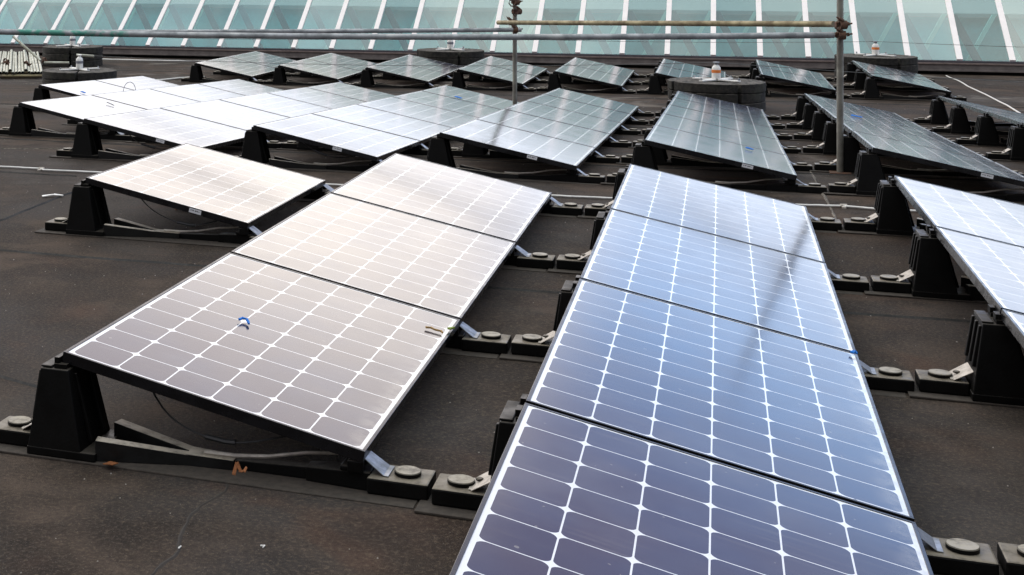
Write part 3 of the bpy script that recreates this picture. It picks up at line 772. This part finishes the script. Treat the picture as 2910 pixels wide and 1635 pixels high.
def coupler(loc, rotz, label, s=1.0, flip=1):
    r = empty('scaffold_coupler', loc, rotz); tag(r, label, 'scaffold coupler', 'rusty scaffold couplers')
    q = MB()
    # clamp round the upright (vertical axis) and round the rail (x axis, offset toward -y)
    for k in range(16):
        a0, a1 = 2*math.pi*k/16, 2*math.pi*(k+1)/16
        for (ri, ro, h) in ((0.0245, 0.033, 0.024),):
            q.hexa([(ri*math.cos(a0), ri*math.sin(a0), -h), (ro*math.cos(a0), ro*math.sin(a0), -h), (ro*math.cos(a1), ro*math.sin(a1), -h), (ri*math.cos(a1), ri*math.sin(a1), -h)],
                   [(ri*math.cos(a0), ri*math.sin(a0), h), (ro*math.cos(a0), ro*math.sin(a0), h), (ro*math.cos(a1), ro*math.sin(a1), h), (ri*math.cos(a1), ri*math.sin(a1), h)])
    q.build('pole_clamp', RUST, r)
    q = MB(); oy = -0.056
    for k in range(16):
        a0, a1 = 2*math.pi*k/16, 2*math.pi*(k+1)/16
        if 1 <= k <= 3 and flip < 0: continue
        ri, ro, h = 0.0245, 0.034, 0.025
        q.hexa([(-h, oy+ri*math.cos(a0), ri*math.sin(a0)), (-h, oy+ro*math.cos(a0), ro*math.sin(a0)), (-h, oy+ro*math.cos(a1), ro*math.sin(a1)), (-h, oy+ri*math.cos(a1), ri*math.sin(a1))],
               [(h, oy+ri*math.cos(a0), ri*math.sin(a0)), (h, oy+ro*math.cos(a0), ro*math.sin(a0)), (h, oy+ro*math.cos(a1), ro*math.sin(a1)), (h, oy+ri*math.cos(a1), ri*math.sin(a1))])
    q.build('rail_clamp', RUST, r)
    for (a, b, nm) in (((0.030, -0.01, 0.0), (0.085, -0.015, 0.010), 'bolt'), ((-0.01, -0.07, 0.030), (-0.055, -0.075, 0.060), 'bolt')):
        q = MB(); a, b = Vector(a), Vector(b); q.tube([a, b], 0.0065, 8); m = a.lerp(b, 0.45); d = (b-a).normalized()
        q.tube([m-d*0.009, m+d*0.009], 0.0155, 6); q.tube([a-d*0.004, a+d*0.008], 0.018, 8)
        q.build(nm, RUST, r)
    q = MB(); q.box(-0.040, -0.024, -0.03, 0.012, -0.018, 0.018); q.box(0.024, 0.040, -0.03, 0.012, -0.014, 0.016); q.build('lug', RUST, r, bevel=0.003)
    return r
coupler((P2.x, P2.y, 0.948), 0.30, 'rusty coupler joining the yellow rail to the right pole')
coupler((P2.x, P2.y, 0.868), 0.15, 'lower worn coupler joining the long grey rail to the right pole')
for zc, lab, f, rz in ((0.982, 'topmost empty rusty coupler on the centre pole', -1, 0.5), (0.878, 'middle empty rusty coupler on the centre pole', -1, 0.9),
                    (0.758, 'rusty coupler holding the yellow rail to the centre pole', 1, -0.5), (0.676, 'lowest rusty coupler holding the thin rail on the centre pole', 1, 0.25)):
    c_ = coupler((P1.x, P1.y, zc), rz, lab, flip=f)
    if f < 0:   # swung-open flap of an unused coupler
        q = MB(); q.tube([(-0.03, -0.02, 0.02), (-0.075, -0.045, 0.018), (-0.088, -0.05, -0.012), (-0.060, -0.05, -0.045), (-0.02, -0.03, -0.05)], 0.007, 8); q.build('open_flap', RUST, c_)


# ------------------------------------------------------------------ stack of scaffold tubes at the far left
rnd = random.Random(3)
zb_ = gz(-8, 14)
LY = ['first', 'second', 'third', 'fourth', 'fifth', 'sixth', 'seventh', 'eighth', 'ninth', 'tenth', 'eleventh', 'twelfth', 'thirteenth', 'fourteenth', 'fifteenth', 'sixteenth', 'seventeenth', 'eighteenth']
for k in range(17):
    s_ = (16-k)*0.0535; e_ = rnd.uniform(-0.10, 0.10)
    xn = -7.38 - s_*0.9 - e_*0.45; yn = 12.72 - s_*0.43 + e_
    e_ = rnd.uniform(-0.25, 0.25)
    xf = -9.85 - s_*0.9 - e_*0.45 + rnd.uniform(-0.012, 0.012); yf = 17.5 - s_*0.43 + e_
    z0 = 0.105 + (0.04 if k in (6, 11) else 0.0)
    q = MB(); q.tube([(xn, yn, gz(xn, yn)+z0), (xf, yf, gz(xf, yf)+z0+0.03)], R48, 14, cap=False)
    q.tube([(xn, yn, gz(xn, yn)+z0), (xf, yf, gz(xf, yf)+z0+0.03)], 0.0195, 14, cap=False)
    o = q.build('stacked_tube', GALVP, smooth=True)
    tag(o, 'pale scaffold tube, %s from the right in the stack lying at far left' % LY[16-k], 'scaffold tube', 'scaffold tubes stacked at far left')
tube('bearer_tube', [(-9.4, 11.75, gz(-9, 12.5)+0.055), (-7.20, 12.72, gz(-7, 12.7)+0.055)], GALVY, 'yellowish tube lying crosswise under the near end of the tube stack', 'scaffold tube')
q = MB(); q.box(-9.4, -7.45, 13.15, 13.3, gz(-8, 13)-0.004, gz(-8, 13)+0.072); tag(q.build('timber_bearer', WOOD, bevel=0.005), 'old timber bearer under the stack of scaffold tubes', 'timber bearer')
tube('loose_tube', [(-8.40, 14.74, -0.43), (-9.03, 14.86, -0.005)], GALVP, 'pale scaffold tube leaning up out of the stack towards the skylight', 'scaffold tube')
tube('loose_tube', [(-8.28, 14.65, -0.462), (-7.85, 14.82, -0.467)], GALVP, 'short pale tube lying behind the tube stack beside the ballast', 'scaffold tube')
tube('loose_tube', [(-7.36, 14.08, -0.262), (-7.06, 14.18, -0.285)], GALVP, 'short pale tube end sticking out behind the left anchor post', 'scaffold tube')
for i, (cx_, cy_, lab) in enumerate(((-8.85, 14.2, 'rusty coupler on the left tubes of the stack'), (-8.65, 13.9, 'rusty coupler lying at the middle of the tube stack'), (-8.2, 13.75, 'rusty coupler beside the leaning tube on the stack'), (-8.30, 14.68, 'rusty coupler at the right end of the tube stack'))):
    c_ = coupler((cx_, cy_, gz(cx_, cy_)+0.19), i*1.3, lab); c_.rotation_euler = (1.2, 0.3*i, i*1.3)

# ------------------------------------------------------------------ cables and ropes on the roof
def roofline(pts, h, n=8, jit=0.006, seed=1):
    rr = random.Random(seed); out = []
    for a, b in zip(pts[:-1], pts[1:]):
        for i in range(n):
            t = i/n; X = a[0]+(b[0]-a[0])*t; Y = a[1]+(b[1]-a[1])*t+rr.uniform(-jit, jit)
            out.append((X, Y, gz(X, Y)+h))
    out.append((*pts[-1], gz(*pts[-1])+h)); return out
o = tube('white_cable', roofline([(-6.5, 0.52), (-1.75, 0.60), (-1.42, 0.615), (-1.36, 0.56), (-0.94, 0.60), (2.36, 0.68), (2.75, 0.70), (3.93, 0.83), (4.13, 0.86), (4.34, 0.80), (8, 0.9)], 0.010), CABLE,
     'white cable lying across the roof behind the front block of panels', 'cable', r=0.0070, seg=10)
for x_, y_, lab in ((-1.40, 0.60, 'grey clip and knot on the white cable at the left'), (4.13, 0.86, 'small clip on the white cable right of the blue column')):
    q = MB(); q.tube([(x_-0.02, y_, gz(x_, y_)+0.012), (x_+0.02, y_+0.01, gz(x_, y_)+0.012)], 0.012, 8); q.box(x_-0.012, x_+0.012, y_-0.05, y_+0.03, gz(x_, y_), gz(x_, y_)+0.012)
    tag(q.build('cable_clip', ALU, bevel=0.002), lab, 'cable clip')
tube('white_rope', roofline([(7.05, 18.7), (6.95, 15.7), (6.97, 14.28), (6.96, 12.6), (6.90, 11.2), (6.85, 9.5)], 0.010, 14, 0.03, 5), CABLE, 'white rope running towards the skylight on the roof at the right', 'rope', r=0.010, seg=8)
tube('white_cable', roofline([(-5.9, 12.4), (-5.33, 13.16), (-5.2, 13.6), (-4.9, 14.0)], 0.016, 6, 0.02, 6), CABLE, 'short white cable end on the roof left of the back row', 'cable', r=0.016, seg=8)
tube('white_cable', roofline([(-9.0, 18.1), (-8.4, 18.0), (-7.5, 17.95), (-6.4, 18.2), (-5.6, 18.3)], 0.016, 6, 0.03, 7), CABLE, 'pale cable along the foot of the skylight curb at left', 'cable', r=0.014, seg=8)
tube('orange_pipe', [(-5.6, 6.2, gz(-5.6, 5.9)+0.03), (-4.42, 5.55, gz(-4.4, 5.5)+0.03)], ROD, 'orange brown pipe end lying at the left picture edge', 'pipe', r=0.026, seg=12)

# ------------------------------------------------------------------ small litter, each on the surface it lies on
def scrap(name, pts, w, mat, label, cat, h=0.006):
    q = MB(); pts = [Vector(p) for p in pts]
    for a, b in zip(pts[:-1], pts[1:]):
        d = (b-a).normalized(); n = Vector((-d.y, d.x, 0)).normalized()*w/2; t = Vector((0, 0, h))
        q.hexa([a-n, b-n*0.8, b+n*0.8, a+n], [a-n+t, b-n*0.8+t*1.3, b+n*0.8+t, a+n+t*1.4])
    return tag(q.build(name, mat, bevel=0.001), label, cat)
scrap('tape_scrap', [(1.770, -4.203, 0.1395), (1.774, -4.182, 0.141), (1.790, -4.176, 0.137), (1.800, -4.192, 0.1325), (1.810, -4.212, 0.1305)], 0.009, BLUE, 'scrap of bright blue tape on the nearest pale panel', 'tape scrap')
scrap('tape_scrap', [(3.846, -3.392, 0.017), (3.854, -3.380, 0.020), (3.864, -3.384, 0.014)], 0.016, BLUE, 'blue tape knot at the right edge joint of the blue column', 'tape scrap')
scrap('tape_scrap', [(3.585, 2.70, 0.000), (3.635, 2.68, -0.010)], 0.03, BLUE, 'small blue tape bit on the green-reflecting column', 'tape scrap')
scrap('tape_scrap', [(4.57, 5.95, -0.044), (4.66, 5.92, -0.058)], 0.05, BLUE, 'blue tape bit on the dark column right of the pole', 'tape scrap')
scrap('tape_scrap', [(0.40, 8.26, -0.216), (0.48, 8.23, -0.232)], 0.05, BLUE, 'small blue tape bit on the fourth column of the middle block', 'tape scrap')
scrap('tape_scrap', [(-3.86, 6.68, -0.162), (-3.80, 6.66, -0.175)], 0.04, BLUE, 'small blue tape bit on the far-left pair of panels', 'tape scrap')
scrap('twig', [(2.335, -3.618, 0.0230), (2.352, -3.608, 0.0215), (2.372, -3.614, 0.0160), (2.392, -3.610, 0.0125), (2.402, -3.622, 0.0100)], 0.007, STRAW, 'dry brown twig on the right edge of the nearest pale panel', 'twig')
scrap('leaf', [(2.415, -3.565, 0.012), (2.428, -3.53, 0.010)], 0.014, GREEN, 'tiny green leaf on the panel edge beside the dry twig', 'leaf')
scrap('leaf', [(2.050, -5.10, gz(2, -5)+0.045), (2.056, -5.09, gz(2, -5)+0.078), (2.070, -5.095, gz(2, -5)+0.056), (2.084, -5.105, gz(2, -5)+0.060), (2.090, -5.10, gz(2, -5)+0.072)], 0.016, LEAF, 'curled orange dead leaf under the nearest pale panel', 'leaf', 0.003)
scrap('leaf', [(1.62, -5.06, gz(2, -5)+0.012), (1.66, -5.08, gz(2, -5)+0.02)], 0.03, LEAF, 'flat brown leaf beside the front left support', 'leaf', 0.003)
scrap('paper_scrap', [(-0.80, -0.60, gz(0, -1)+0.005), (-0.74, -0.55, gz(0, -1)+0.012), (-0.68, -0.53, gz(0, -1)+0.006)], 0.03, WHITEP, 'torn white paper scrap on the roof left of the lone panel', 'paper scrap')
scrap('paper_scrap', [(2.047, -5.555, gz(2, -5)+0.001), (2.050, -5.543, gz(2, -5)+0.003)], 0.004, WHITEP, 'tiny white fleck on the roof at the bottom, left one', 'paper scrap', 0.003)
scrap('paper_scrap', [(2.246, -5.460, gz(2, -5)+0.001), (2.258, -5.456, gz(2, -5)+0.002), (2.256, -5.470, gz(2, -5)+0.001)], 0.003, WHITEP, 'tiny white hooked fleck on the roof at the bottom, right one', 'paper scrap', 0.003)
scrap('twig', [(0.20, -0.75, gz(0, -1)+0.005), (0.26, -0.72, gz(0, -1)+0.012), (0.31, -0.73, gz(0, -1)+0.006)], 0.02, LEAF, 'dark twig on the roof seen under the lone panel', 'twig')
scrap('wire_offcut', [(-2.53, 4.42, -0.035), (-2.48, 4.40, -0.045), (-2.43, 4.37, -0.058)], 0.010, WIRE, 'short dark wire offcut on the four-panel column', 'wire')
# hoop of wire standing on the joint at far left
pts = [(-3.75+0.085*math.cos(a)*0.5, 7.93+0.20*math.cos(a)*0.5, -0.255+0.115*math.sin(a)) for a in [math.pi*i/14 for i in range(15)]]
q = MB(); q.tube(pts, 0.004, 6); tag(q.build('wire_hoop', WIRE, smooth=True), 'thin dark wire hoop standing on the far-left panels', 'wire hoop')
# black module cables that sag out below the near panel edges
def mcable(pts, label):
    q = MB(); P = [Vector((a, b, gz(a, b)+c)) for a, b, c in pts]; out = []
    for i in range(len(P)-1):
        p0, p1, p2, p3 = P[max(0, i-1)], P[i], P[i+1], P[min(len(P)-1, i+2)]
        for k in range(6):
            t = k/6; out.append(0.5*((2*p1)+(-p0+p2)*t+(2*p0-5*p1+4*p2-p3)*t*t+(-p0+3*p1-3*p2+p3)*t**3))
    out.append(P[-1]); q.tube(out, 0.0032, 8)
    o = tag(q.build('module_cable', CABB, smooth=True), label, 'module cable', 'black module cables under the panels')
    q = MB(); m_ = len(out)//2; q.tube([out[m_-2], out[m_], out[m_+1]], 0.009, 8); q.build('connector', CABB, o); return o
mcable([(1.62, -4.80, 0.26), (1.78, -4.93, 0.14), (1.98, -4.97, 0.095), (2.16, -4.93, 0.12), (2.30, -4.80, 0.13)], 'black cable sagging under the near edge of the nearest pale panel')
mcable([(0.22, -1.50, 0.26), (0.40, -1.60, 0.15), (0.62, -1.62, 0.09), (0.80, -1.55, 0.12), (0.90, -1.45, 0.12)], 'black cable sagging under the lone left panel')
mcable([(-1.15, 1.62, 0.25), (-0.98, 1.50, 0.15), (-0.75, 1.50, 0.10), (-0.60, 1.62, 0.13)], 'black cable under the near end of the third middle column')
mcable([(0.30, 1.62, 0.25), (0.46, 1.50, 0.16), (0.66, 1.50, 0.10), (0.84, 1.62, 0.12)], 'black cable under the near end of the fourth middle column')
# loose dirt on the roof: grit too many to count
q = MB(); rr = random.Random(11)
for _ in range(2600):
    X = rr.uniform(-8, 6.5); Y = rr.choice((rr.uniform(-6.2, 0), rr.uniform(-6.2, 8), rr.uniform(0, 18))); s_ = rr.uniform(0.0012, 0.0042)*(1+max(0, Y+6)*0.05)
    z_ = gz(X, Y); a = rr.uniform(0, 6.28); ca, sa = math.cos(a)*s_, math.sin(a)*s_*0.7
    q.add([(X-ca, Y-sa, z_), (X+sa, Y-ca, z_), (X+ca, Y+sa, z_), (X-sa, Y+ca, z_), (X, Y, z_+s_)], [(0, 1, 4), (1, 2, 4), (2, 3, 4), (3, 0, 4)])
g_ = q.build('grit', RUBBLE); tag(g_, 'scattered pale grit and chippings on the felt roof', 'grit', kind='stuff')
